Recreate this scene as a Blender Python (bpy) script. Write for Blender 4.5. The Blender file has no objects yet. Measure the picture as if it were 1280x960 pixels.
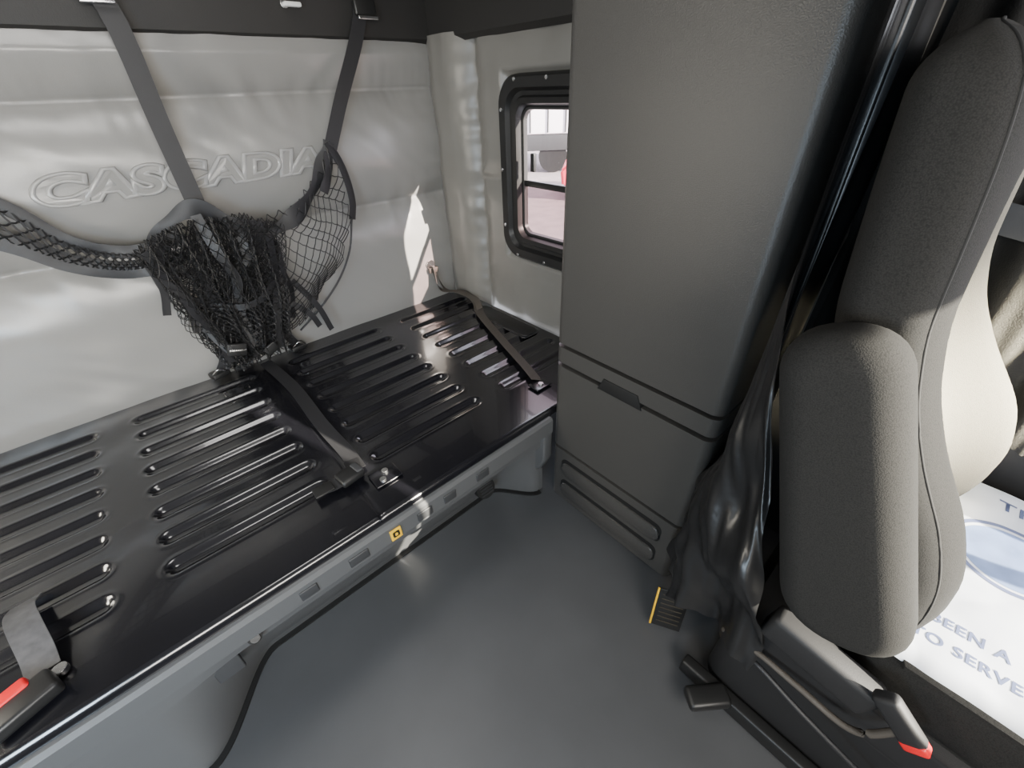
import bpy, bmesh, math, random
import numpy as np
from mathutils import Vector, Matrix, noise
random.seed(7)
COL=bpy.context.scene.collection

# ---------------------------------------------------------------- materials
def mat(name,color,rough=.5,metal=0.0,nscale=None,bump=0.0,var=0.0,spec=.5,stretch=(1,1,1),emis=0.0,coat=0.0,detail=3,dist=.004,sheen=0):
    m=bpy.data.materials.new(name);m.use_nodes=True
    nt=m.node_tree;b=nt.nodes['Principled BSDF']
    b.inputs['Base Color'].default_value=(*color,1)
    b.inputs['Roughness'].default_value=rough
    b.inputs['Metallic'].default_value=metal
    b.inputs['Specular IOR Level'].default_value=spec
    b.inputs['Coat Weight'].default_value=coat
    b.inputs['Sheen Weight'].default_value=sheen
    if nscale:
        tc=nt.nodes.new('ShaderNodeTexCoord');mp=nt.nodes.new('ShaderNodeMapping')
        mp.inputs['Scale'].default_value=stretch
        n=nt.nodes.new('ShaderNodeTexNoise');n.inputs['Scale'].default_value=nscale;n.inputs['Detail'].default_value=detail
        nt.links.new(tc.outputs['Object'],mp.inputs['Vector']);nt.links.new(mp.outputs['Vector'],n.inputs['Vector'])
        if bump:
            bp=nt.nodes.new('ShaderNodeBump');bp.inputs['Strength'].default_value=bump;bp.inputs['Distance'].default_value=dist
            nt.links.new(n.outputs['Fac'],bp.inputs['Height']);nt.links.new(bp.outputs['Normal'],b.inputs['Normal'])
        if var:
            r=nt.nodes.new('ShaderNodeMix');r.data_type='RGBA'
            c=Vector(color)
            r.inputs[6].default_value=(*(c*(1-var)),1);r.inputs[7].default_value=(*(c*(1+var)),1)
            nt.links.new(n.outputs['Fac'],r.inputs[0]);nt.links.new(r.outputs[2],b.inputs['Base Color'])
    return m
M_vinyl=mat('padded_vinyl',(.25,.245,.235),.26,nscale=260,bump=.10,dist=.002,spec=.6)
M_vinyl2=mat('padded_vinyl_darkened',(.19,.183,.168),.33,nscale=260,bump=.12,dist=.002)  # same vinyl, colour darkened to offset the window light on the side wall
M_header=mat('header_plastic',(.018,.017,.016),.6,nscale=300,bump=.1)
M_deck=mat('black_painted_steel',(.006,.006,.008),.2,nscale=9,var=.3,spec=.8,coat=.5)
M_rail=mat('grey_molded_plastic',(.085,.087,.089),.34,nscale=600,bump=.15,dist=.001)
M_floor=mat('rubber_floor',(.062,.064,.068),.42,nscale=5,var=.2)
M_cab=mat('textured_grey_plastic',(.052,.050,.047),.37,nscale=450,bump=.6,dist=.001,var=.2)
M_dark=mat('black_plastic',(.012,.012,.012),.4)
M_dgrey=mat('dark_grey_plastic',(.015,.015,.016),.6,nscale=600,bump=.2,dist=.001)
M_web=mat('black_webbing',(.018,.018,.02),.5,nscale=700,bump=.3,dist=.001)
M_webg=mat('dark_grey_webbing',(.075,.066,.056),.55,nscale=700,bump=.4,stretch=(1,6,1),dist=.001)
M_cord=mat('net_cord',(.012,.012,.013),.5)
def weave():
    m=mat('seat_fabric',(.021,.0208,.020),.9,spec=.2)
    nt=m.node_tree;b=nt.nodes['Principled BSDF']
    tc=nt.nodes.new('ShaderNodeTexCoord')
    v=nt.nodes.new('ShaderNodeTexVoronoi');v.inputs['Scale'].default_value=620
    nt.links.new(tc.outputs['Object'],v.inputs['Vector'])
    mx=nt.nodes.new('ShaderNodeMix');mx.data_type='RGBA'
    mx.inputs[6].default_value=(.028,.0275,.0262,1);mx.inputs[7].default_value=(.014,.014,.0135,1)
    r=nt.nodes.new('ShaderNodeMapRange');r.inputs['From Max'].default_value=.9
    nt.links.new(v.outputs['Distance'],r.inputs['Value']);nt.links.new(r.outputs[0],mx.inputs[0]);nt.links.new(mx.outputs[2],b.inputs['Base Color'])
    bp=nt.nodes.new('ShaderNodeBump');bp.inputs['Strength'].default_value=.25;bp.inputs['Distance'].default_value=.0008;bp.invert=True
    nt.links.new(v.outputs['Distance'],bp.inputs['Height']);nt.links.new(bp.outputs['Normal'],b.inputs['Normal'])
    return m
M_fab=weave()
M_pip=mat('seat_piping',(.010,.010,.010),.8)
M_curt=mat('black_vinyl_curtain',(.013,.013,.0135),.33,nscale=30,bump=.15)
M_curtf=mat('dark_fabric_curtain',(.012,.012,.012),.8,nscale=400,bump=.3)
M_white=mat('white_plastic_sheet',(.80,.84,.92),.4,nscale=14,var=.05)
M_blue=mat('print_ink',(.13,.16,.30),.5)
M_blue2=mat('print_ink_light',(.22,.31,.56),.5,nscale=22,var=.45)
M_red=mat('red_button',(.75,.01,.015),.35)
M_yel=mat('yellow_label',(.85,.5,.02),.4)
M_chrome=mat('steel_bolt',(.7,.7,.7),.25,metal=1)
M_seal=mat('black_rubber',(.004,.004,.004),.7)
M_shell=mat('cab_trim_panel',(.22,.22,.22),.7,nscale=80,bump=.1)
M_lab=mat('label_black',(.012,.012,.012),.3)
M_labw=mat('label_print',(.05,.042,.03),.5)
M_patch=mat('grey_pad',(.036,.037,.039),.5)

# ---------------------------------------------------------------- helpers
def obj(name,verts,faces,m,parent=None,smooth=True,auto=False):
    me=bpy.data.meshes.new(name);me.from_pydata([tuple(v) for v in verts],[],faces);me.update()
    bm=bmesh.new();bm.from_mesh(me);bmesh.ops.recalc_face_normals(bm,faces=bm.faces);bm.to_mesh(me);bm.free()
    if smooth:
        me.polygons.foreach_set('use_smooth',[True]*len(me.polygons))
    me.materials.append(m)
    o=bpy.data.objects.new(name,me);COL.objects.link(o)
    if parent is not None:o.parent=parent
    if auto: sharp(o)
    return o
def sharp(o,ang=40):
    me=o.data;bm=bmesh.new();bm.from_mesh(me)
    for e in bm.edges:
        if len(e.link_faces)==2: e.smooth=e.calc_face_angle(0)<math.radians(ang)
    bm.to_mesh(me);bm.free()
def frombm(name,bm,m,parent=None,smooth=True,auto=True):
    bmesh.ops.recalc_face_normals(bm,faces=bm.faces)
    me=bpy.data.meshes.new(name);bm.to_mesh(me);bm.free()
    if smooth: me.polygons.foreach_set('use_smooth',[True]*len(me.polygons))
    me.materials.append(m);o=bpy.data.objects.new(name,me);COL.objects.link(o)
    if parent is not None:o.parent=parent
    if auto: sharp(o,50)
    return o
def thing(name,label,cat,loc=(0,0,0)):
    e=bpy.data.objects.new(name,None);e.empty_display_size=.05;COL.objects.link(e)
    e.location=loc;e['label']=label;e['category']=cat;return e
def par(o,p):
    o.parent=p;o.matrix_parent_inverse=Matrix.Translation(-Vector(p.location));return o
def box(name,c,s,m,parent=None,bev=.004,rot=None,seg=3):
    bm=bmesh.new();bmesh.ops.create_cube(bm,size=1)
    bmesh.ops.scale(bm,vec=s,verts=bm.verts)
    if bev: bmesh.ops.bevel(bm,geom=list(bm.edges),offset=min(bev,min(s)*.45),segments=seg,profile=.5,affect='EDGES')
    if rot is not None: bmesh.ops.rotate(bm,cent=(0,0,0),matrix=rot,verts=bm.verts)
    bmesh.ops.translate(bm,vec=c,verts=bm.verts)
    o=frombm(name,bm,m)
    if parent is not None: par(o,parent)
    return o
def rrpoly(a0,a1,b0,b1,r,n=6):
    pts=[]
    for cx,cy,s in ((a1-r,b1-r,0),(a0+r,b1-r,1),(a0+r,b0+r,2),(a1-r,b0+r,3)):
        for k in range(n+1):
            t=(s+k/n)*math.pi/2;pts.append((cx+r*math.cos(t),cy+r*math.sin(t)))
    return pts
def prism(name,poly,h0,h1,axis,m,parent=None,bev=.003,seg=2):
    def P(p,h):
        return {2:(p[0],p[1],h),0:(h,p[0],p[1]),1:(p[0],h,p[1])}[axis]
    bm=bmesh.new();lo=[bm.verts.new(P(p,h0)) for p in poly];hi=[bm.verts.new(P(p,h1)) for p in poly]
    f0=bm.faces.new(lo);f1=bm.faces.new(hi[::-1]);n=len(poly)
    for i in range(n): bm.faces.new((lo[i],lo[(i+1)%n],hi[(i+1)%n],hi[i]))
    if bev:
        es=list(set(f0.edges)|set(f1.edges))
        bmesh.ops.bevel(bm,geom=es,offset=bev,segments=seg,profile=.5,affect='EDGES')
    o=frombm(name,bm,m)
    if parent is not None: par(o,parent)
    return o
def cr(pts,n):
    P=[Vector(p) for p in pts];P=[P[0]*2-P[1]]+P+[P[-1]*2-P[-2]];out=[]
    seg=len(P)-3
    for i in range(n+1):
        t=i/n*seg;k=min(int(t),seg-1);u=t-k
        a,b,c,d=P[k:k+4]
        out.append(.5*((2*b)+(c-a)*u+(2*a-5*b+4*c-d)*u*u+(-a+3*b-3*c+d)*u**3))
    return out
def ribbon(name,pts,w,N,m,parent=None,th=.002,n=40,twist=0,wf=None,crv=0):
    p=cr(pts,n);V=[];F=[]
    for i,q in enumerate(p):
        T=(p[min(i+1,n)]-p[max(i-1,0)]).normalized()
        Nn=Vector(N(i/n) if callable(N) else N)
        W=Nn.cross(T)
        W=W.normalized() if W.length>1e-4 else Vector((1,0,0))
        if twist: W=Matrix.Rotation(twist*i/n,3,T)@W
        K=T.cross(W).normalized()
        ww=w*(wf(i/n) if wf else 1)
        a=q-W*ww/2;b=q+W*ww/2;c=q+K*crv
        V+=[a+K*th/2,c+K*th/2,b+K*th/2,b-K*th/2,c-K*th/2,a-K*th/2]
    for i in range(n):
        for j in range(6):
            F.append((i*6+j,i*6+(j+1)%6,(i+1)*6+(j+1)%6,(i+1)*6+j))
    F.append((0,1,2,3,4,5));F.append(tuple(n*6+j for j in range(6)))
    o=obj(name,V,F,m,auto=True)
    if parent is not None: par(o,parent)
    return o
def tubeVF(p,r,V,F,k=6):
    b0=len(V);n=len(p)-1
    for i,q in enumerate(p):
        T=(p[min(i+1,n)]-p[max(i-1,0)]).normalized()
        A=T.orthogonal().normalized() if abs(T.z)>.9 else T.cross(Vector((0,0,1))).normalized()
        B=T.cross(A)
        for j in range(k):
            t=j/k*2*math.pi;V.append(q+(A*math.cos(t)+B*math.sin(t))*r)
    for i in range(n):
        for j in range(k):
            F.append((b0+i*k+j,b0+i*k+(j+1)%k,b0+(i+1)*k+(j+1)%k,b0+(i+1)*k+j))
def tube(name,pts,r,m,parent=None,n=30,k=8):
    V=[];F=[];tubeVF(cr(pts,n),r,V,F,k)
    F.append(tuple(range(k)));F.append(tuple(len(V)-k+j for j in range(k)))
    o=obj(name,V,F,m)
    if parent is not None: par(o,parent)
    return o
def disc(name,c,r,h,N,m,parent=None,seg=24,bev=.001):
    bm=bmesh.new();bmesh.ops.create_cone(bm,cap_ends=True,segments=seg,radius1=r,radius2=r,depth=h)
    if bev:
        es=[e for e in bm.edges if len(e.link_faces)==2 and e.calc_face_angle(0)>1]
        bmesh.ops.bevel(bm,geom=es,offset=bev,segments=2,affect='EDGES')
    q=Vector((0,0,1)).rotation_difference(Vector(N)).to_matrix()
    bmesh.ops.rotate(bm,cent=(0,0,0),matrix=q,verts=bm.verts)
    bmesh.ops.translate(bm,vec=c,verts=bm.verts)
    o=frombm(name,bm,m)
    if parent is not None: par(o,parent)
    return o
def textmesh(name,s,fn,m,size=1,sx=1,shear=0,off=0,ext=0,parent=None,spacing=1,bevd=None,fill=True):
    cu=bpy.data.curves.new(name+'_c','FONT');cu.body=s;cu.size=size;cu.shear=shear;cu.offset=off;cu.extrude=ext;cu.space_character=spacing
    cu.resolution_u=6
    if bevd: cu.bevel_depth=bevd;cu.bevel_resolution=3
    if not fill: cu.fill_mode='NONE'
    t=bpy.data.objects.new(name+'_t',cu);COL.objects.link(t)
    bpy.context.view_layer.update()
    me=bpy.data.meshes.new_from_object(t.evaluated_get(bpy.context.evaluated_depsgraph_get()))
    me.name=name
    bpy.data.objects.remove(t)
    for v in me.vertices:
        v.co=Vector(fn(v.co.x*sx,v.co.y,v.co.z))
    me.materials.clear();me.materials.append(m)
    o=bpy.data.objects.new(name,me);COL.objects.link(o)
    if parent is not None: par(o,parent)
    return o
def struct(o,label=None):
    o['kind']='structure'
    if label:o['label']=label
    return o

XR=1.188;YB=1.77;XL=-1.15;YFR=-1.25;ZC=2.05;ZB=.404
# ---------------------------------------------------------------- room shell
def pillow(t,edges,depth,soft=.035,pw=.7):
    for a,b in zip(edges[:-1],edges[1:]):
        if a<=t<=b:
            d=min(t-a,b-t);q=min(1,d/soft)
            return depth*math.sin(q*math.pi/2)**pw, d
    return 0,0
def backy(x,z):
    dz,dd=pillow(z,[.30,.875,1.262,1.47],.062,.18,.6)
    k=math.exp(-dd/.05)
    w=.012*k*noise.noise((x*13+2*noise.noise((x*3,z*3,2)),z*3,0))+.006*noise.noise((x*4+z*3,z*7,3))+.0018*noise.noise((x*14+z*16,z*6,7))
    w+=.002*k*noise.noise((x*40,z*6,4))
    cor=math.exp(-max(0,XR-x)/.09)
    w+=.012*cor*noise.noise((x*4,z*24,5))
    return YB-dz*(1-.5*cor)-w
def wallback():
    V=[];F=[]
    X=np.arange(XL,XR+.001,.007);Z=np.concatenate([np.arange(.36,1.42,.007),[1.42]])
    for z in Z:
        for x in X: V.append((x,backy(x,z),z))
    nx=len(X)
    for j in range(len(Z)-1):
        for i in range(nx-1):
            F.append((j*nx+i,j*nx+i+1,(j+1)*nx+i+1,(j+1)*nx+i))
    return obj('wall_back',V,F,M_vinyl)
wb=struct(wallback(),'padded light grey vinyl rear wall with horizontal stitched seams')
HY0,HY1,HZ0,HZ1=.66,1.265,.735,1.235
def wallright():
    V=[];F=[]
    Y=sorted(set([round(v,4) for v in np.arange(.2,1.77,.008)]+[HY0,HY1,1.77]))
    Z=sorted(set([round(v,4) for v in np.arange(.36,1.42,.008)]+[HZ0,HZ1,1.42]))
    for z in Z:
        for y in Y:
            if y>1.5: d,dd=pillow(y,[1.5,1.80],.070,.12)
            else:
                d1,a=pillow(z,[.3,.955,1.44],.036,.09);d2,b=pillow(y,[-1,1.5],.036,.09);d=min(d1,d2);dd=min(a,b)
            inw=max(0,1-max(0,max(HY0-.05-y,y-HY1-.05,HZ0-.05-z,z-HZ1-.05))/.02)
            w=.011*math.exp(-dd/.05)*noise.noise((y*6,z*20,1))+.006*noise.noise((y*9,z*9,4))+.0012*noise.noise((y*20+z*9,z*22,6))
            V.append((XR-(d+w)*(1-inw)-.012*inw,y,z))
    ny=len(Y)
    for j in range(len(Z)-1):
        for i in range(ny-1):
            if HY0-1e-6<=Y[i] and Y[i+1]<=HY1+1e-6 and HZ0-1e-6<=Z[j] and Z[j+1]<=HZ1+1e-6: continue
            F.append((j*ny+i,j*ny+i+1,(j+1)*ny+i+1,(j+1)*ny+i))
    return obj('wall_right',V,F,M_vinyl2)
wr=struct(wallright(),'padded light grey vinyl side wall around the window')
def slab(name,a,b,m,label=None):
    c=[(a[i]+b[i])/2 for i in range(3)];s=[abs(b[i]-a[i]) for i in range(3)]
    return struct(box(name,c,s,m,bev=0),label)
slab('floor',(XL,YFR,-.04),(XR+.03,YB+.03,0),M_floor,'dark blue-grey rubber cab floor')
slab('ceiling',(XL,YFR,ZC),(XR+.03,YB+.03,ZC+.03),M_shell,'grey cab ceiling')
slab('wall_left',(XL-.03,YFR,0),(XL,YB,ZC),M_vinyl,'padded grey side wall')
def holed(name,axis,pos,a0,a1,b0,b1,holes,m,label):
    A=sorted(set([a0,a1]+[h[0] for h in holes]+[h[1] for h in holes]));B=sorted(set([b0,b1]+[h[2] for h in holes]+[h[3] for h in holes]))
    V=[];F=[]
    for b in B:
        for a in A: V.append((pos,a,b) if axis==0 else (a,pos,b))
    n=len(A)
    for j in range(len(B)-1):
        for i in range(n-1):
            if any(h[0]<=A[i] and A[i+1]<=h[1] and h[2]<=B[j] and B[j+1]<=h[3] for h in holes): continue
            F.append((j*n+i,j*n+i+1,(j+1)*n+i+1,(j+1)*n+i))
    return struct(obj(name,V,F,m,smooth=False),label)
holed('wall_right_outer',0,XR+.008,YFR,YB+.03,0,ZC,[(HY0,HY1,HZ0,HZ1),(-1.15,-.28,.78,1.60)],M_dgrey,'outer cab side panel with window openings')
holed('wall_front',1,YFR,XL,XR+.03,0,ZC,[(.86,1.185,.80,1.60)],M_shell,'unseen front of the cab, windshield opening narrowed to light only the seat')  # opening shaped so the sun reaches the seat and not the bunk
def header(name,pts_fn,label):
    prof=[(0,1.40),(.03,1.395),(.052,1.41),(.057,1.46),(.07,1.62),(.10,ZC)]
    V=[];F=[];n=len(prof)
    for e in pts_fn:
        for d,z in prof: V.append(e(d,z))
    for i in range(n-1): F.append((i,i+1,n+i+1,n+i))
    return struct(obj(name,V,F,M_header,auto=True),label)
header('trim_1',[lambda d,z:(XL,YB-d,z),lambda d,z:(XR-.04,YB-d,z)],'dark header panel above the rear wall')
header('trim_2',[lambda d,z:(XR-d,YB,z),lambda d,z:(XR-d,.2,z)],'dark header panel above the side wall')
box('trim_3',(1.165,1.745,1.72),(.07,.06,.64),M_header,bev=.02)['kind']='structure'
M_logo=mat('embossed_vinyl',(.25,.245,.235),.2)
M_logo2=mat('embossed_outline',(.30,.297,.29),.14)
def logofn(x,y,z): return (-.165+x,backy(-.165+x,1.036+y)-.003-z,1.036+y)
lg=textmesh('embossed_lettering','CASCADIA',logofn,M_logo,size=.094,sx=1.60,shear=.22,off=.0035,ext=.003,spacing=1.06,bevd=.001)
lg.parent=wb;lg['label']='raised lettering embossed in the grey vinyl'
lg2=textmesh('lettering_outline','CASCADIA',lambda x,y,z:logofn(x,y,z+.002),M_logo2,size=.094,sx=1.60,shear=.22,off=.005,ext=0,spacing=1.06,bevd=.0046,fill=False)
lg2.parent=wb
# ---------------------------------------------------------------- window
win=struct(bpy.data.objects.new('window_1',None),'small rounded cab window with black frame');COL.objects.link(win);win.location=(XR,.96,.98)
def ringloft(name,loops,m,parent):
    V=[];F=[];n=None
    for (o0,o1,p0,p1,r,x) in loops:
        pl=rrpoly(o0,o1,p0,p1,r,8);n=len(pl);V+=[(x,a,b) for a,b in pl]
    for k in range(len(loops)-1):
        for i in range(n): F.append((k*n+i,k*n+(i+1)%n,(k+1)*n+(i+1)%n,(k+1)*n+i))
    o=obj(name,V,F,m,auto=True);par(o,parent);return o
W0,W1,W2,W3=.575,1.345,.675,1.292
def lp(i,x,r): return (W0+i,W1-i,W2+i,W3-i,r,x)
ringloft('frame',[lp(0,1.182,.09),lp(.004,1.146,.088),lp(.012,1.138,.082),lp(.04,1.141,.07),lp(.05,1.156,.065),lp(.062,1.158,.06),lp(.068,1.148,.055),lp(.084,1.152,.045),lp(.092,1.172,.042),lp(.094,1.197,.042)],M_dark,win)
ringloft('glass_seal',[lp(.090,1.176,.042),lp(.096,1.172,.04),lp(.102,1.174,.036),lp(.104,1.19,.034)],mat('window_seal',(.03,.03,.03),.3),win)
for (yy,zz) in ((1.32,.80),(1.325,1.0),(1.32,1.19),(1.25,1.275),(1.1,1.275),(1.25,.693),(1.1,.693)):
    disc('screw',(1.138,yy,zz),.006,.006,(1,0,0),M_chrome,win,seg=12)
box('divider_bar',(1.180,.96,.957),(.014,.56,.022),M_dark,win,bev=.004)
box('slider_latch',(1.170,1.19,1.03),(.016,.02,.06),M_dark,win,bev=.004)
def glassmat(name,tint,alpha):
    m=bpy.data.materials.new(name);m.use_nodes=True;nt=m.node_tree;nt.nodes.clear()
    o=nt.nodes.new('ShaderNodeOutputMaterial');mx=nt.nodes.new('ShaderNodeMixShader');t=nt.nodes.new('ShaderNodeBsdfTransparent');g=nt.nodes.new('ShaderNodeBsdfGlossy')
    t.inputs[0].default_value=(*tint,1);g.inputs['Roughness'].default_value=.02;mx.inputs[0].default_value=alpha
    nt.links.new(t.outputs[0],mx.inputs[1]);nt.links.new(g.outputs[0],mx.inputs[2]);nt.links.new(mx.outputs[0],o.inputs[0]);return m
box('glass_pane',(1.186,.96,1.08),(.004,.56,.235),glassmat('clear_glass',(.98,.96,.98),.04),win,bev=0)
box('screen_pane',(1.186,.96,.86),(.004,.56,.19),glassmat('screen_glass',(.72,.63,.65),.03),win,bev=0)
# ---------------------------------------------------------------- bunk base
bunk=thing('bunk_base','black ribbed steel bunk deck on grey molded plastic base','sleeper bunk',(0,1.2,0))
def deck():
    blocks=[(-.92,-.345),(-.262,.115),(.235,.635),(.725,1.10)]
    ys=[.905+i*.1 for i in range(8)]
    X=np.arange(-1.14,1.14,.005);Y=np.arange(.70,1.735,.0035)
    XX,YY=np.meshgrid(X,Y);H=np.zeros_like(XX)
    for bi,(a,b) in enumerate(blocks):
        for k,yc in enumerate(ys):
            r=.026
            aa=a+r;bb=b-r
            dx=np.maximum(0,np.maximum(aa-XX,XX-bb));d=np.hypot(dx,YY-yc)
            q=np.clip((r-d)/.020,0,1);q=q*q*(3-2*q)
            H-=q*.011
            H+=np.exp(-((d-r-.002)/.005)**2)*.0009
    for s in (.165,):
        H-=np.exp(-((XX-s)/.004)**2)*.003
    H+=.0016*np.sin(XX*7+1)*np.sin(YY*6)
    e=np.clip((.712-YY)/.012,0,1);H-=e*e*.010
    Vs=np.stack([XX.ravel(),YY.ravel(),(ZB+H).ravel()],1)
    nx=len(X);ny=len(Y);V=Vs.tolist()
    F=[(j*nx+i,j*nx+i+1,(j+1)*nx+i+1,(j+1)*nx+i) for j in range(ny-1) for i in range(nx-1)]
    b=len(V)
    for x in X: V.append([x,.698,ZB-.024])
    F+=[(i,b+i,b+i+1,i+1) for i in range(nx-1)]
    me=bpy.data.meshes.new('deck');me.from_pydata(V,[],F);me.polygons.foreach_set('use_smooth',[True]*len(F));me.materials.append(M_deck)
    o=bpy.data.objects.new('deck',me);COL.objects.link(o);par(o,bunk);o['label']='glossy black steel deck with pressed grooves'
deck()
def sm(t): t=max(0,min(1,t));return t*t*(3-2*t)
def yfoot(x):
    y=.855-(1-sm((x+.38)/.20))*.175
    return y-sm((x-.60)/.14)*.13
def panel_pt(x,s):
    yb=yfoot(x)
    def L(t): return .700+(yb-.700)*t
    pr=[(.702,.382),(.690,.381),(.681,.374),(.680,.335),(.680,.324),(.688,.316),(L(.02)+.004,.308),(L(.10),.26),(L(.11)+.024,.252),(L(.20)+.024,.230),(L(.60)+.012,.12),(L(.96),.03),(yb,.010),(yb+.004,0)]
    t=s*(len(pr)-1);k=min(int(t),len(pr)-2);u=t-k
    return Vector((x,pr[k][0]*(1-u)+pr[k+1][0]*u,pr[k][1]*(1-u)+pr[k+1][1]*u))
V=[];F=[];xs=np.arange(XL+.01,.765,.012);ns=40
for x in xs:
    for j in range(ns): V.append(panel_pt(float(x),j/(ns-1)))
for i in range(len(xs)-1):
    for j in range(ns-1): F.append((i*ns+j,i*ns+j+1,(i+1)*ns+j+1,(i+1)*ns+j))
fp=obj('front_panel',V,F,M_rail);sharp(fp,30);par(fp,bunk)['label']='grey molded plastic front panel'
for xx,w in ((.08,.05),(.265,.045),(.345,.04),(.46,.045),(-.04,.04)):
    box('rail_pad',(xx,.682,.347),(w,.010,.030),M_patch,bunk,bev=.003)
box('warning_label',(.178,.678,.348),(.030,.005,.036),M_yel,bunk,bev=.001)['label']='small yellow warning sticker'
prism('label_symbol',rrpoly(.169,.187,.340,.360,.004,3),.6745,.6755,1,M_lab,bunk,bev=0)
prism('label_symbol',rrpoly(.174,.182,.345,.355,.0029,3),.674,.6744,1,M_yel,bunk,bev=0)
nslant=Vector((0,-.9,.42)).normalized()
def onpanel(x,z):
    return min((panel_pt(x,k/400) for k in range(401)),key=lambda p:abs(p.z-z) if p.z<.31 else 9)
c=onpanel(.545,.11);disc('air_vent',c+nslant*.006,.038,.022,nslant,M_dark,bunk)
for k in range(5):
    box('vent_slat',c+nslant*.018+Vector((0,.42,.9))*(.011*(k-2)),(.050,.004,.003),M_patch,bunk,bev=0)
c=onpanel(-.17,.285);disc('bolt',c+nslant*.004,.015,.010,nslant,M_dark,bunk);disc('bolt_head',c+nslant*.011,.010,.006,nslant,M_chrome,bunk,seg=12)
c=onpanel(-.25,.20);box('panel_patch',c+Vector((0,-.004,0)),(.055,.014,.065),M_patch,bunk,bev=.003,rot=Matrix.Rotation(-.25,3,'X'))
prism('end_bracket',[(.690,.375),(.690,.20),(.715,.14),(.76,.10),(.85,.10),(.85,.375)],.725,.768,0,M_rail,bunk,bev=.008)
pts=[Vector((x,yfoot(x)-.004,.004)) for x in np.arange(-.60,.75,.02)]
ribbon('rubber_seal',pts,.020,(0,0,1),M_seal,bunk,n=180,th=.005)
prism('deck_tray',rrpoly(1.03,1.11,1.10,1.46,.02),.402,.41,2,M_dark,bunk,bev=.003)
prism('deck_tray_lip',rrpoly(1.02,1.12,1.09,1.47,.025),.402,.406,2,M_deck,bunk,bev=.001)
# ---------------------------------------------------------------- belts
def buckle(parent,c,ang,red=False,L=.075,z=0):
    R=Matrix.Rotation(ang,3,'Z')
    box('buckle',c,(L,.05,.022),M_dark,parent,bev=.007,rot=R)
    box('buckle_button',Vector(c)+R@Vector((L*.36,0,.004)),(L*.3,.04,.020),M_red if red else M_patch,parent,bev=.004,rot=R)
b1=thing('restraint_belt','black webbing belt with buckle lying across the black bunk deck','belt',(.19,1.3,ZB))
ribbon('webbing',[(.17,1.66,.418),(.18,1.60,.412),(.195,1.4,.4105),(.19,1.15,.4105),(.195,.98,.411),(.19,.88,.416)],.042,(0,0,1),M_web,b1,n=60,th=.0015)
ribbon('webbing_loop',[(.19,.93,.414),(.175,.88,.427),(.13,.865,.423),(.09,.875,.42)],.040,(0,0,1),M_web,b1,n=24,th=.0015)
buckle(b1,(.160,.862,.43),.15,L=.065);box('buckle_tongue',(.09,.868,.424),(.05,.036,.006),M_dark,b1,bev=.002)
box('anchor_plate',(.235,.815,.4095),(.075,.06,.005),M_deck,b1,bev=.002)
for a,b in ((.222,.80),(.24,.825)): disc('bolt',(a,b,.415),.009,.008,(0,0,1),M_chrome,b1,seg=12)
b2=thing('restraint_belt','grey-brown webbing belt looped from rear wall to deck edge','belt',(1,1.3,ZB))
ribbon('webbing',[(1.00,1.695,.55),(1.03,1.67,.45),(1.09,1.61,.440),(1.085,1.5,.420),(1.02,1.38,.417),(.94,1.15,.417),(.87,.93,.417),(.835,.835,.419)],.042,(.1,0,1),M_webg,b2,n=70,twist=-.25)
ribbon('webbing_loop',[(.985,1.69,.575),(.99,1.655,.47),(1.05,1.60,.455),(1.09,1.52,.428),(1.04,1.42,.422)],.038,(.3,.2,1),M_webg,b2,n=30,twist=.6)
disc('wall_anchor',(.985,1.704,.58),.022,.012,(0,1,0),M_chrome,b2)
box('belt_guide',(.99,1.692,.555),(.05,.014,.024),M_webg,b2,bev=.004)
box('anchor_plate',(.83,.815,.4115),(.07,.05,.005),M_deck,b2,bev=.002);disc('bolt',(.83,.81,.416),.009,.008,(0,0,1),M_chrome,b2,seg=12)
b3=thing('restraint_belt','short black belt with red-button buckle on the bunk deck','belt',(-.48,.9,ZB))
ribbon('webbing',[(-.485,1.02,.415),(-.48,.97,.440),(-.465,.91,.448),(-.455,.85,.43),(-.45,.81,.422)],.048,(0,0,1),mat('worn_webbing',(.07,.07,.075),.4,nscale=60,var=.6),b3,n=24)
box('buckle',(-.475,.765,.424),(.095,.055,.03),M_dark,b3,bev=.008,rot=Matrix.Rotation(.35,3,'Z'))
box('buckle_button',(-.495,.785,.434),(.07,.026,.02),M_red,b3,bev=.006,rot=Matrix.Rotation(.35,3,'Z'))['label']='red release button'
disc('bolt',(-.43,.80,.415),.012,.012,(0,0,1),M_chrome,b3,seg=12)
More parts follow.
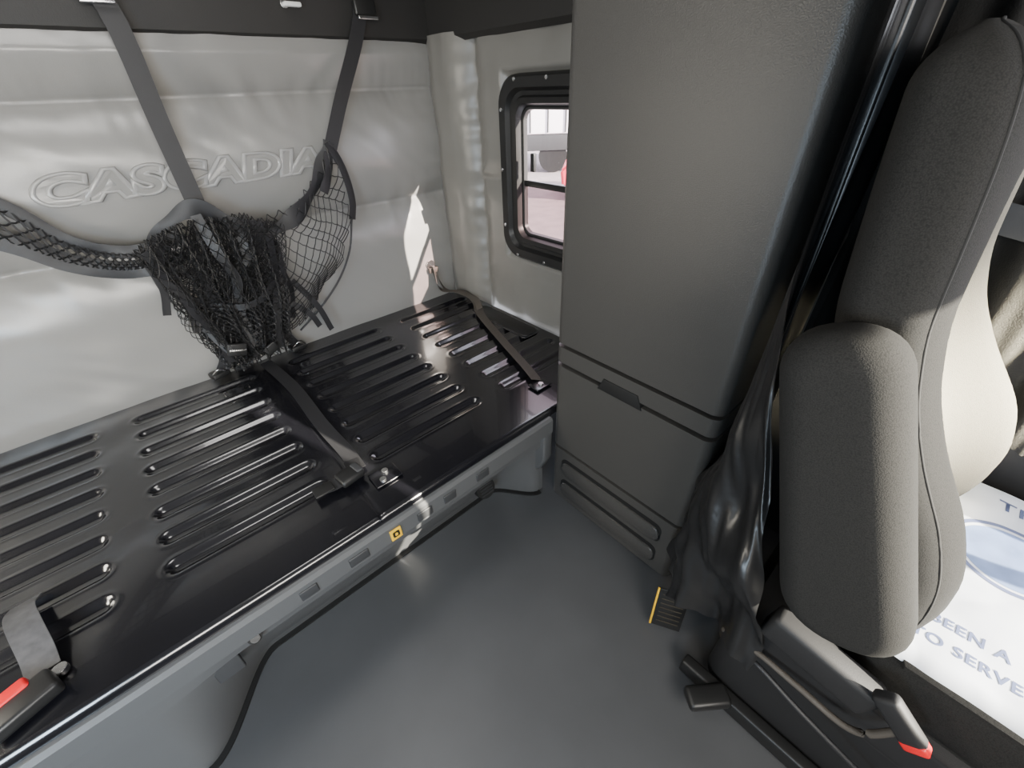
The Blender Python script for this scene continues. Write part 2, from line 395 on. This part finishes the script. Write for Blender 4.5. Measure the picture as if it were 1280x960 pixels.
# ---------------------------------------------------------------- safety net
net=thing('safety_net','crumpled black webbing and cord net hanging from two straps','cargo net',(.2,1.68,ZB))
ribbon('hanging_strap',[(.17,1.685,1.50),(.185,1.68,1.40),(.18,1.675,1.2),(.178,1.66,.985)],.05,(0,-1,0),M_web,net,n=20)
ribbon('hanging_strap',[(.875,1.685,1.52),(.82,1.68,1.40),(.72,1.675,1.24),(.625,1.665,1.08)],.045,(0,-1,0),M_web,net,n=20)
for x,z in ((.165,1.485),(.87,1.485)):
    box('strap_buckle',(x,1.68,z),(.075,.02,.05),M_dark,net,bev=.006)
    box('buckle_bar',(x,1.663,z-.03),(.07,.008,.01),M_chrome,net,bev=.002)
def nz(x,y,z,s,k): return noise.noise((x*s+k,y*s,z*s))
def netting(name,fn,nu,nv,r,parent):
    V=[];F=[]
    for i in range(nu+1):
        for j in range(nv+1):
            if (i+j)%2: continue
            for dj in (-1,1):
                if i+1<=nu and 0<=j+dj<=nv:
                    a=Vector(fn(i/nu,j/nv));b=Vector(fn((i+1)/nu,(j+dj)/nv));mid=(a+b)/2+Vector((0,0,-.003))
                    tubeVF([a,mid,b],r,V,F,3)
    o=obj(name,V,F,M_cord,smooth=False);par(o,parent);return o
def openfn(u,v):
    A=Vector((.24,.92));B=Vector((.625,1.10));C=Vector((.43,.585));D=Vector((.12,.46))
    top=A.lerp(B,u)-Vector((0,.07*math.sin(u*math.pi)));bot=D.lerp(C,u)-Vector((0,.02*math.sin(u*math.pi)))
    p=top.lerp(bot,v);p.x+=.095*math.sin(v*math.pi)*u*1.1
    y=1.655-.05*math.sin(u*math.pi)*math.sin(v*math.pi)+.03*nz(p.x,0,p.y,10,2)
    return (p.x+.018*nz(p.x,0,p.y,9,5),y,p.y+.018*nz(p.x,0,p.y,9,9))
netting('cord_netting',openfn,24,22,.0018,net)
for L in range(6):
    def cf(u,v,L=L):
        xt=-.02+u*.39;xb=.04+u*.19+.01*L
        zt=.90+.06*math.sin(u*3.1);zb=.44+.07*u*(L%2)+.015*(L%3)
        x=xt+(xb-xt)*v**.9;z=zt+(zb-zt)*v
        fold=math.sin(u*(13+3*L)+L*2+1.5*noise.noise((u*2,v*1.5,L)))
        y=1.662-.013*L+.020*fold*(.5+v)+.012*noise.noise((u*3,v*3,L*3))
        x+=.018*math.cos(u*(13+3*L)+L+1.5*v)+.025*noise.noise((u*2.5,v*3,L*5+1))
        z+=.02*noise.noise((u*3,v*2,L*4+2))-.06*abs(math.sin(u*5+L*1.1))*math.sin(v*3.14)
        return (x,y,z)
    netting('gathered_netting',cf,46,32,.0015,net)
ribbon('webbing_border',[(.02,1.67,.87),(.08,1.65,.95),(.17,1.64,.985),(.25,1.63,.93),(.33,1.635,.885),(.42,1.64,.90),(.52,1.65,.97),(.60,1.66,1.06),(.635,1.665,1.12)],.045,lambda t:(.3*math.sin(t*20),-1,.4*math.sin(t*14)),M_web,net,n=90,crv=.004,wf=lambda t:1+.3*math.sin(t*31))
ribbon('webbing_border',[(.63,1.665,1.12),(.660,1.66,1.03),(.665,1.655,.93),(.645,1.65,.86)],.034,lambda t:(.5,-1,0),M_web,net,n=30,crv=.003)
ribbon('webbing_border',[(.62,1.655,1.09),(.60,1.645,1.03),(.56,1.635,.97)],.035,lambda t:(.5,-1,.3*math.sin(t*9)),M_web,net,n=20,crv=.003)
tube('border_cord',[(.645,1.65,.87),(.60,1.635,.76),(.53,1.635,.66),(.43,1.64,.57),(.33,1.65,.50)],.004,M_web,net)
AT=[(-.75,1.68,1.44),(-.50,1.68,1.24),(-.24,1.68,1.07),(-.15,1.675,.955),(-.07,1.67,.905),(.01,1.66,.895),(.10,1.64,.92)]
AB=[(-.80,1.68,1.36),(-.52,1.68,1.13),(-.27,1.67,.985),(-.17,1.665,.90),(-.08,1.66,.855),(0,1.65,.845),(.07,1.64,.83)]
ribbon('arm_webbing',AT,.036,lambda t:(0,-1,.25*math.sin(t*19)),M_web,net,n=60,crv=.003)
ribbon('arm_webbing',AB,.052,lambda t:(0,-1,.15+.2*math.sin(t*15+1)),M_web,net,n=60,crv=.003)
aT=cr(AT,60);aB=cr(AB,60)
netting('arm_netting',lambda u,v:aT[int(round(u*60))].lerp(aB[int(round(u*60))],v)+Vector((0,-.022*math.sin(v*3.14),0)),60,6,.0026,net)
SP=[([(.00,.90),(.03,.80),(.04,.70),(.07,.60),(.07,.48)],.030),
    ([(.09,.95),(.12,.84),(.10,.73),(.13,.63),(.11,.50),(.12,.45)],.026),
    ([(.16,.97),(.17,.86),(.19,.76),(.16,.66),(.16,.52)],.030),
    ([(.26,.92),(.25,.82),(.25,.74),(.22,.62),(.19,.50)],.026),
    ([(.33,.88),(.32,.79),(.30,.70),(.26,.60),(.24,.48)],.024),
    ([(.01,.86),(.08,.80),(.17,.78),(.25,.81),(.33,.86)],.028),
    ([(.04,.74),(.10,.69),(.18,.67),(.26,.69),(.31,.75)],.022),
    ([(.30,.90),(.35,.84),(.34,.74),(.35,.66),(.32,.56)],.020),
    ([(.05,.92),(.01,.82),(.04,.74),(.04,.64),(.08,.52)],.020)]
for i,(pp,w) in enumerate(SP):
    pts=[(x,1.610+(.03 if i%2 else 0)+.016*math.sin(k*2.1+i),z) for k,(x,z) in enumerate(pp)]
    ribbon('folded_strap',pts,w,lambda t,i=i:(.45*math.sin(i*1.7+t*3),-1,.25*math.cos(i+t*4)),M_web,net,n=50,th=.0015)
for (x0,z0,x1,z1) in ((-.01,.86,-.03,.70),(.01,.80,.02,.62),(.33,.62,.40,.50),(.36,.70,.44,.47)):
    ribbon('loose_strap',[(x0,1.64,z0),((x0+x1)/2+.015,1.63,(z0+z1)/2),(x1,1.63,z1)],.022,(.2,-1,0),M_web,net,n=14)
for (x,y,z,a) in ((.02,1.665,.435,.3),(.10,1.675,.433,-.2),(.30,1.66,.435,.1)):
    box('ladder_buckle',(x,y,z),(.06,.045,.022),M_dark,net,bev=.006,rot=Matrix.Rotation(a,3,'Z'))
    tube('buckle_wire',[(x-.02,y-.02,z+.012),(x,y-.03,z+.03),(x+.02,y-.02,z+.012)],.003,M_chrome,net,n=12)
ribbon('anchor_webbing',[(.08,1.635,.56),(.06,1.65,.49),(.03,1.66,.44)],.04,(0,-1,.2),M_web,net,n=14)
ribbon('anchor_webbing',[(.16,1.645,.56),(.13,1.66,.49),(.11,1.675,.44)],.035,(0,-1,.2),M_web,net,n=14)
ribbon('anchor_webbing',[(.25,1.645,.56),(.28,1.65,.49),(.30,1.66,.44)],.03,(0,-1,.2),M_web,net,n=14)
box('strap_adjuster',(.10,1.580,.54),(.06,.014,.045),M_dark,net,bev=.004,rot=Matrix.Rotation(.3,3,'Y'))
box('adjuster_bar',(.10,1.570,.54),(.052,.006,.008),M_chrome,net,bev=.002,rot=Matrix.Rotation(.3,3,'Y'))
box('strap_adjuster',(.20,1.585,.50),(.05,.014,.035),M_dark,net,bev=.004,rot=Matrix.Rotation(-.4,3,'Y'))
hk=thing('ceiling_hook','small chrome hook screwed to the dark header panel','hook',(.645,1.70,1.487))
disc('hook_plate',(.62,1.702,1.48),.012,.01,(0,1,0),M_chrome,hk);box('hook_tip',(.64,1.69,1.478),(.05,.02,.012),mat('hook_white',(.8,.8,.78),.3),hk,bev=.004)
# ---------------------------------------------------------------- cabinet
cab=thing('storage_cabinet','tall dark grey plastic sleeper cabinet with drawer','cabinet',(.98,.455,0))
def cpan(name,z0,z1,x0=.773,m=M_cab,y0=.210,y1=.697,r=.026,bev=.003):
    return prism(name,rrpoly(x0,1.10,y0,y1,r,10),z0,z1,2,m,cab,bev=bev,seg=3)
prism('body',rrpoly(.800,1.158,.222,.686,.018,8),0.0,2.0,2,M_seal,cab,bev=.003)
cpan('door',.657,2.0)
cpan('drawer_lip',.594,.645)
cpan('drawer',.262,.580)
h=prism('handle',[(.395,.573),(.535,.573),(.518,.612),(.412,.612)],.7700,.790,0,M_seal,cab,bev=.001);h['label']='black finger-pull slot shape, recess shade painted flat'  # raised black shape paints the shade of the slot; nothing is cut in
cpan('base_panel',.012,.250,x0=.773,bev=.005)
for k in range(2):
    z=.040+k*.100
    prism('louver_recess_shade',rrpoly(.262,.648,z,z+.078,.024,6),.7722,.776,0,M_seal,cab,bev=0)  # flat black patch paints the shaded recess around the louver
    prism('louver',rrpoly(.266,.644,z+.003,z+.062,.022,6),.766,.78,0,M_cab,cab,bev=.006,seg=4)
# ---------------------------------------------------------------- passenger seat
seat=thing('passenger_seat','dark grey fabric truck seat with folded armrest and black base','seat',(.86,-.2,0))
CX=.87
def tabf(tab):
    a=np.array(tab);zs=np.linspace(a[0,0],a[-1,0],200);v=np.interp(zs,a[:,0],a[:,1])
    k=np.ones(15)/15;vp=np.pad(v,7,mode='reflect',reflect_type='odd');v=np.convolve(vp,k,'valid')
    return lambda z:float(np.interp(z,zs,v))
FR=tabf([(.43,-.15),(.50,-.195),(.57,-.212),(.66,-.200),(.75,-.160),(.836,-.100),(.92,-.055),(1.01,-.025),(1.11,-.012),(1.19,.000),(1.25,.015),(1.30,.035)])
BK=tabf([(.43,-.07),(.6,-.02),(.8,.035),(1.0,.100),(1.18,.120),(1.27,.128),(1.31,.125)])
HW=tabf([(.43,.22),(.5,.255),(.9,.272),(1.1,.270),(1.22,.265),(1.28,.255),(1.312,.24)])
V=[];F=[];K=96
def sg(v,e): return math.copysign(abs(v)**e,v)
ZT=1.292
zz=list(np.linspace(.43,ZT-.055,40))+[ZT-.055+.055*math.sin(a) for a in np.linspace(.15,math.pi/2,9)]
rings=[]
for z in zz:
    fr=FR(z);bk=BK(z);hw=HW(z)
    cap=math.sqrt(max(.0,1-max(0,(z-(ZT-.055))/.055)**2));cap=max(cap,.05)
    cy=(fr+bk)/2;ht=max(.01,(bk-fr)/2-(1-cap)*.055);hw2=hw-(1-cap)*.07
    ring=[]
    for k in range(K):
        t=k/K*2*math.pi;xn=sg(math.cos(t),.45);yn=sg(math.sin(t),.66)
        y=cy+ht*yn
        if yn<0:
            rec=(1-sm((abs(xn)-.35)/.40))*min(.10,abs(fr-bk)*.45)*sm((1.2-z)/.25)
            y+=rec*abs(yn)
            if xn>0: y-=.03*sm((xn-.5)/.3)*math.exp(-((z-.74)/.14)**2)*abs(yn)
        ring.append(Vector((CX+hw2*xn,y,z)))
    V+=ring;rings.append(ring)
n=len(zz)
for i in range(n-1):
    for k in range(K): F.append((i*K+k,i*K+(k+1)%K,(i+1)*K+(k+1)%K,(i+1)*K+k))
F.append(tuple(range(K)));F.append(tuple((n-1)*K+k for k in range(K)))
br=obj('backrest',V,F,M_fab);par(br,seat)
for kk in (int(K*.5)+9,):
    tube('piping',[r[kk]+Vector((.0012,0,0)) for r in rings[::2]],.0020,M_pip,seat,n=90,k=6)
cus=prism('cushion',rrpoly(.61,1.14,-.72,-.13,.07,6),.385,.505,2,M_fab,seat,bev=.035,seg=6)
def stad(cy,cz,L,t0,t1,ang,n=16):
    P=[]
    u=Vector((math.sin(ang),math.cos(ang)));v=Vector((u.y,-u.x));c=Vector((cy,cz))
    e=.86
    for k in range(n+1):
        a=math.pi*k/n;P.append(c+u*(L/2-t1)+u*sg(math.sin(a),e)*t1+v*sg(math.cos(a),e)*t1)
    for k in range(n+1):
        a=math.pi+math.pi*k/n;P.append(c-u*(L/2-t0)+u*sg(math.sin(a),e)*t0+v*sg(math.cos(a),e)*t0)
    return P
def cushionpad(name,cy,cz,L,t0,t1,ang,xa,xb,r,m):
    V=[];F=[]
    L1=[(xa+r-r*math.cos(math.pi/2*k/10),r*(1-math.sin(math.pi/2*k/10))) for k in range(11)]
    L2=[(xb-r+r*math.cos(math.pi/2*k/10),r*(1-math.sin(math.pi/2*k/10))) for k in range(11)][::-1]
    lay=L1+L2
    for x,i in lay:
        P=stad(cy,cz,L-2*i,t0-i,t1-i,ang);nn=len(P)
        V+=[(x,p.x,p.y) for p in P]
    for k in range(len(lay)-1):
        for i in range(nn): F.append((k*nn+i,k*nn+(i+1)%nn,(k+1)*nn+(i+1)%nn,(k+1)*nn+i))
    F.append(tuple(range(nn)));F.append(tuple((len(lay)-1)*nn+i for i in range(nn)))
    o=obj(name,V,F,m);par(o,seat);return o
cushionpad('armrest',-.025,.782,.505,.080,.064,.36,.517,.608,.040,M_fab)['label']='padded fabric armrest folded upright'
box('recliner_cover',(.574,-.115,.44),(.045,.17,.07),M_dgrey,seat,bev=.012,rot=Matrix.Rotation(.15,3,'X'))
prism('seat_base',rrpoly(.62,1.10,-.66,.02,.05,5),0,.30,2,M_dgrey,seat,bev=.02)
prism('seat_frame',rrpoly(.585,1.13,-.68,.0,.03,5),.30,.39,2,M_dgrey,seat,bev=.012)
box('slide_rail',(.60,-.25,.03),(.03,.62,.05),M_dark,seat,bev=.006)
box('recline_lever',(.562,-.02,.05),(.05,.10,.03),M_dark,seat,bev=.010,rot=Matrix.Rotation(.9,3,'Z'))
tube('cable',[(.585,.02,.30),(.57,-.05,.335),(.56,-.12,.345),(.55,-.2,.36),(.555,-.235,.44)],.006,M_webg,seat)
tube('cable',[(.585,.0,.26),(.57,-.05,.30),(.565,-.15,.27),(.58,-.3,.2)],.005,M_web,seat)
disc('bolt',(.575,.0,.30),.010,.012,(1,0,0),M_chrome,seat,seg=6)
box('belt_buckle',(.555,-.222,.460),(.024,.085,.036),M_dgrey,seat,bev=.008,rot=Matrix.Rotation(.75,3,'X'))
box('buckle_button',(.553,-.252,.433),(.022,.018,.034),M_red,seat,bev=.005,rot=Matrix.Rotation(.75,3,'X'))['label']='red release button'
sh=thing('seat_protector','crinkled white plastic sheet printed with blue text on the seat cushion','plastic sheet',(.88,-.4,.505))
def sz(x,y):
    d=min(.034,max(0,.648-x));dr=.035-math.sqrt(.035**2-d*d)
    return .516+.007*noise.noise((x*9,y*9,0))+.0018*noise.noise((x*26,y*22,3))+.008*abs(noise.noise((x*5+y*4,y*7-x*3,9)))-dr
V=[];F=[];NS=150;X=np.linspace(.618,1.15,NS);Y=np.linspace(-.70,-.17,NS)
for y in Y:
    for x in X: V.append((x,y,sz(x,y)))
for j in range(NS-1):
    for i in range(NS-1): F.append((j*NS+i,j*NS+i+1,(j+1)*NS+i+1,(j+1)*NS+i))
par(obj('sheet',V,F,M_white),sh)
def shtext(s,x0,y0,size,m=M_blue,name='printed_text',off=.0006):
    return textmesh(name,s,lambda a,b,c:(x0+b,y0-a,sz(x0+b,y0-a)+.0009),m,size=size,off=off,parent=sh,spacing=1.1)
shtext('THANK YOU',1.085,-.256,.045)
shtext('BEEN A',.716,-.206,.027)
shtext('TO SERVE',.672,-.190,.027)
def ringpatch(name,cx,cy,r0,r1,m,a0=0,a1=2*math.pi,dz=.0006):
    V=[];F=[];n=64;Q=12
    for k in range(n+1):
        t=a0+(a1-a0)*k/n
        for q in range(Q):
            r=r0+(r1-r0)*q/(Q-1)
            x=cx+r*math.cos(t);y=cy+r*1.0*math.sin(t);V.append((x,y,sz(x,y)+dz))
    for k in range(n):
        for q in range(Q-1): F.append((k*Q+q,k*Q+q+1,(k+1)*Q+q+1,(k+1)*Q+q))
    par(obj(name,V,F,m),sh)
ringpatch('printed_emblem',.95,-.285,.0,.074,M_blue2)
ringpatch('printed_ring',.95,-.285,.080,.088,M_blue,dz=.0008)
# ---------------------------------------------------------------- curtains
cv=thing('privacy_curtain','bunched black vinyl curtain hanging beside the cabinet','curtain',(.7,.12,.2))
def curtain(name,path,z0,z1,amp,fr,m,parent,n=150,nz_=110,ph=0,fade=.5,crease=0,bpath=None,flare=0,zslope=0):
    p=cr(path,n);pb=cr(bpath,n) if bpath else p;V=[];F=[]
    for j in range(nz_+1):
        z=z0+(z1-z0)*j/nz_
        low=sm(1-(z-z0)/fade)
        pp=[a.lerp(b,low) for a,b in zip(p,pb)]
        for i,q in enumerate(pp):
            T=(pp[min(i+1,n)]-pp[max(i-1,0)]).normalized();N=Vector((-T.y,T.x,0))
            s=i/n
            k=amp*(math.sin(s*fr+2.5*noise.noise((s*2,z*2.5,ph)))+.4*math.sin(s*fr*2.3+z*4+ph)+.9*noise.noise((s*5,z*4,ph+3)))
            k+=crease*low*(noise.noise((s*3.2+z*1.5,z*5,ph+8))+.25*noise.noise((s*10,z*14+s*8,ph)))
            o=q+N*(k*(1+flare*low))
            V.append((o.x,o.y,z+(.05*noise.noise((s*4,0,ph))+zslope*s)*(1-j/nz_)))
    for j in range(nz_):
        for i in range(n): F.append((j*(n+1)+i,j*(n+1)+i+1,(j+1)*(n+1)+i+1,(j+1)*(n+1)+i))
    o=obj(name,V,F,m);par(o,parent);return o
curtain('curtain_panel',[(.80,.176,0),(.740,.166,0),(.700,.158,0),(.675,.150,0),(.665,.158,0)],.19,2.0,.004,7,M_curt,cv,fade=.82,crease=.048,
        bpath=[(.77,.185,0),(.68,.185,0),(.600,.13,0),(.565,.04,0),(.548,-.05,0)],zslope=.10,flare=.8)
curtain('curtain_panel',[(.90,.160,0),(.82,.160,0),(.77,.165,0),(.75,.158,0),(.76,.15,0)],.16,2.0,.006,9,M_curt,cv,ph=9)
dc=thing('door_curtain','dark fabric curtain gathered against the cab side','curtain',(1.12,-.1,.5))
curtain('curtain_panel',[(1.17,.19,0),(1.155,.05,0),(1.165,-.10,0),(1.16,-.22,0),(1.165,-.27,0)],.62,2.0,.014,22,M_curtf,dc,ph=4)
ribbon('curtain_tie',[(1.14,.17,1.10),(1.13,.03,1.05),(1.14,-.15,1.02),(1.14,-.27,1.02)],.05,(-1,0,0),M_web,dc,n=20)
# tag
tg=thing('warning_tag','black printed tag with yellow edge standing by the cabinet foot','label',(.72,.13,0))
R=Matrix.Rotation(.5,3,'Z')@Matrix.Rotation(.15,3,'Y')
T0=Vector((.655,.145,.09))
box('tag_card',T0,(.004,.080,.15),M_lab,tg,bev=.001,rot=R)
box('tag_edge',T0+R@Vector((-.001,.038,0)),(.005,.005,.15),M_yel,tg,bev=.001,rot=R)
for k in range(7): box('tag_print',T0+R@Vector((-.0005,-.003,-.052+k*.018)),(.0045,.056,.003),M_labw,tg,bev=0,rot=R)
# ---------------------------------------------------------------- outside
g=slab('ground',(2,-30,-1.4),(60,60,-1.3),mat('asphalt',(.24,.205,.205),.9,nscale=3,var=.3),'paved yard outside the window')
tr=thing('parked_trailer','white box trailer parked in the yard','trailer',(13,12,-1.3))
Rt=Matrix.Rotation(-.75,3,'Z')
wm=mat('white_paint',(.88,.84,.87),.5,nscale=2,var=.1);rm=mat('red_paint',(.55,.03,.06),.3);gm=mat('dark_glass',(.03,.03,.04),.1)
TC=Vector((13,12,0))
box('trailer_body',TC+Vector((0,0,1.2)),(9,2.4,2.6),wm,tr,bev=.05,rot=Rt)
for k in range(14):
    box('side_rib',TC+Rt@Vector((-4+k*.6,-1.22,1.2)),(.05,.04,2.5),M_patch,tr,bev=0,rot=Rt)
box('side_skirt',TC+Rt@Vector((0,-1.1,-.35)),(8,.1,.5),M_patch,tr,bev=.02,rot=Rt)
for k in (-3.2,-2.1,-.2,.9,2.2,3.3):
    disc('wheel',TC+Rt@Vector((k,-.95,-.8)),.5,.3,Rt@Vector((0,1,0)),M_dark,tr)
CC=Vector((10.9,6.9,-1.3))
ca=thing('parked_car','red car parked in the yard','car',CC)
Rc=Matrix.Rotation(-.9,3,'Z')
def cpt(v): return CC+Rc@Vector(v)
prof=[(-2.1,.35),(-2.15,.75),(-1.9,.95),(-1.3,1.0),(-.8,1.42),(.6,1.45),(1.2,1.02),(2.0,.9),(2.2,.7),(2.2,.35)]
bm=bmesh.new();a=[bm.verts.new(cpt((x,-.85,z))) for x,z in prof];b=[bm.verts.new(cpt((x,.85,z))) for x,z in prof]
bm.faces.new(a);bm.faces.new(b[::-1])
for i in range(len(prof)): bm.faces.new((a[i],a[(i+1)%10],b[(i+1)%10],b[i]))
bmesh.ops.bevel(bm,geom=list(bm.edges),offset=.06,segments=2,affect='EDGES');par(frombm('car_body',bm,rm),ca)
for s in (-.87,.87):
    V=[cpt(v) for v in ((-1.15,s,1.02),(-.75,s,1.36),(.55,s,1.38),(1.05,s,1.02))];par(obj('side_window',V,[(0,1,2,3)],gm,smooth=False),ca)
    for x in (-1.3,1.35): disc('wheel',cpt((x,s*.95,.33)),.33,.2,Rc@Vector((0,1,0)),M_dark,ca)
# ---------------------------------------------------------------- lights
def area(name,loc,target,sx,sy,p,col,spread=180):
    l=bpy.data.lights.new(name,'AREA');l.shape='RECTANGLE';l.size=sx;l.size_y=sy;l.energy=p;l.color=col;l.spread=math.radians(spread)
    o=bpy.data.objects.new(name,l);COL.objects.link(o);o.location=loc
    o.rotation_euler=(Vector(target)-Vector(loc)).to_track_quat('-Z','Y').to_euler()
area('windshield_fill',(-.1,-1.2,1.35),(.2,1.2,.25),1.7,.55,58,(1,.95,.87),150)  # added soft fill from behind the camera; the wall behind it is closed
area('driver_door_fill',(-1.12,-.15,1.0),(-.1,1.3,.5),.8,.5,33,(.68,.84,1),150)  # added cool fill from the left, set low to brighten the lower rear wall
area('bunk_window_daylight',(-1.13,1.05,1.0),(.6,1.0,.6),.45,.45,22,(1,.93,.80))
area('seat_bolster_fill',(1.0,-1.15,1.10),(1.03,-.1,.76),.16,.16,40,(1,.88,.60),24)  # added narrow warm beam to brighten the far seat bolster
area('overhead_fill',(.0,.95,2.02),(.0,.95,0),.5,.4,7,(1,.97,.93))  # added overhead fill for glints on the deck grooves; no ceiling lamp modelled
s=bpy.data.lights.new('sun','SUN');s.energy=45;s.angle=.009;s.color=(1,.93,.78)
so=bpy.data.objects.new('sun',s);COL.objects.link(so);so.rotation_euler=Vector((-.31,1,-.45)).to_track_quat('-Z','Y').to_euler()
w=bpy.data.worlds.new('w');bpy.context.scene.world=w;w.use_nodes=True
nt=w.node_tree;bg=nt.nodes['Background'];bg.inputs[0].default_value=(.88,.91,1,1);bg.inputs[1].default_value=7
# ---------------------------------------------------------------- camera
cd=bpy.data.cameras.new('camera');cd.sensor_width=36;cd.lens=514.4/1280*36;cd.clip_start=.01;cd.clip_end=200
co=bpy.data.objects.new('camera',cd);COL.objects.link(co)
yw,pt,rl=.7115,.6250,-.0401
Rm=Matrix.Rotation(-yw,3,'Z')@Matrix.Rotation(math.pi/2-pt,3,'X')@Matrix.Rotation(rl,3,'Z')
co.matrix_world=Matrix.Translation((0,0,1.2538))@Rm.to_4x4()
bpy.context.scene.camera=co
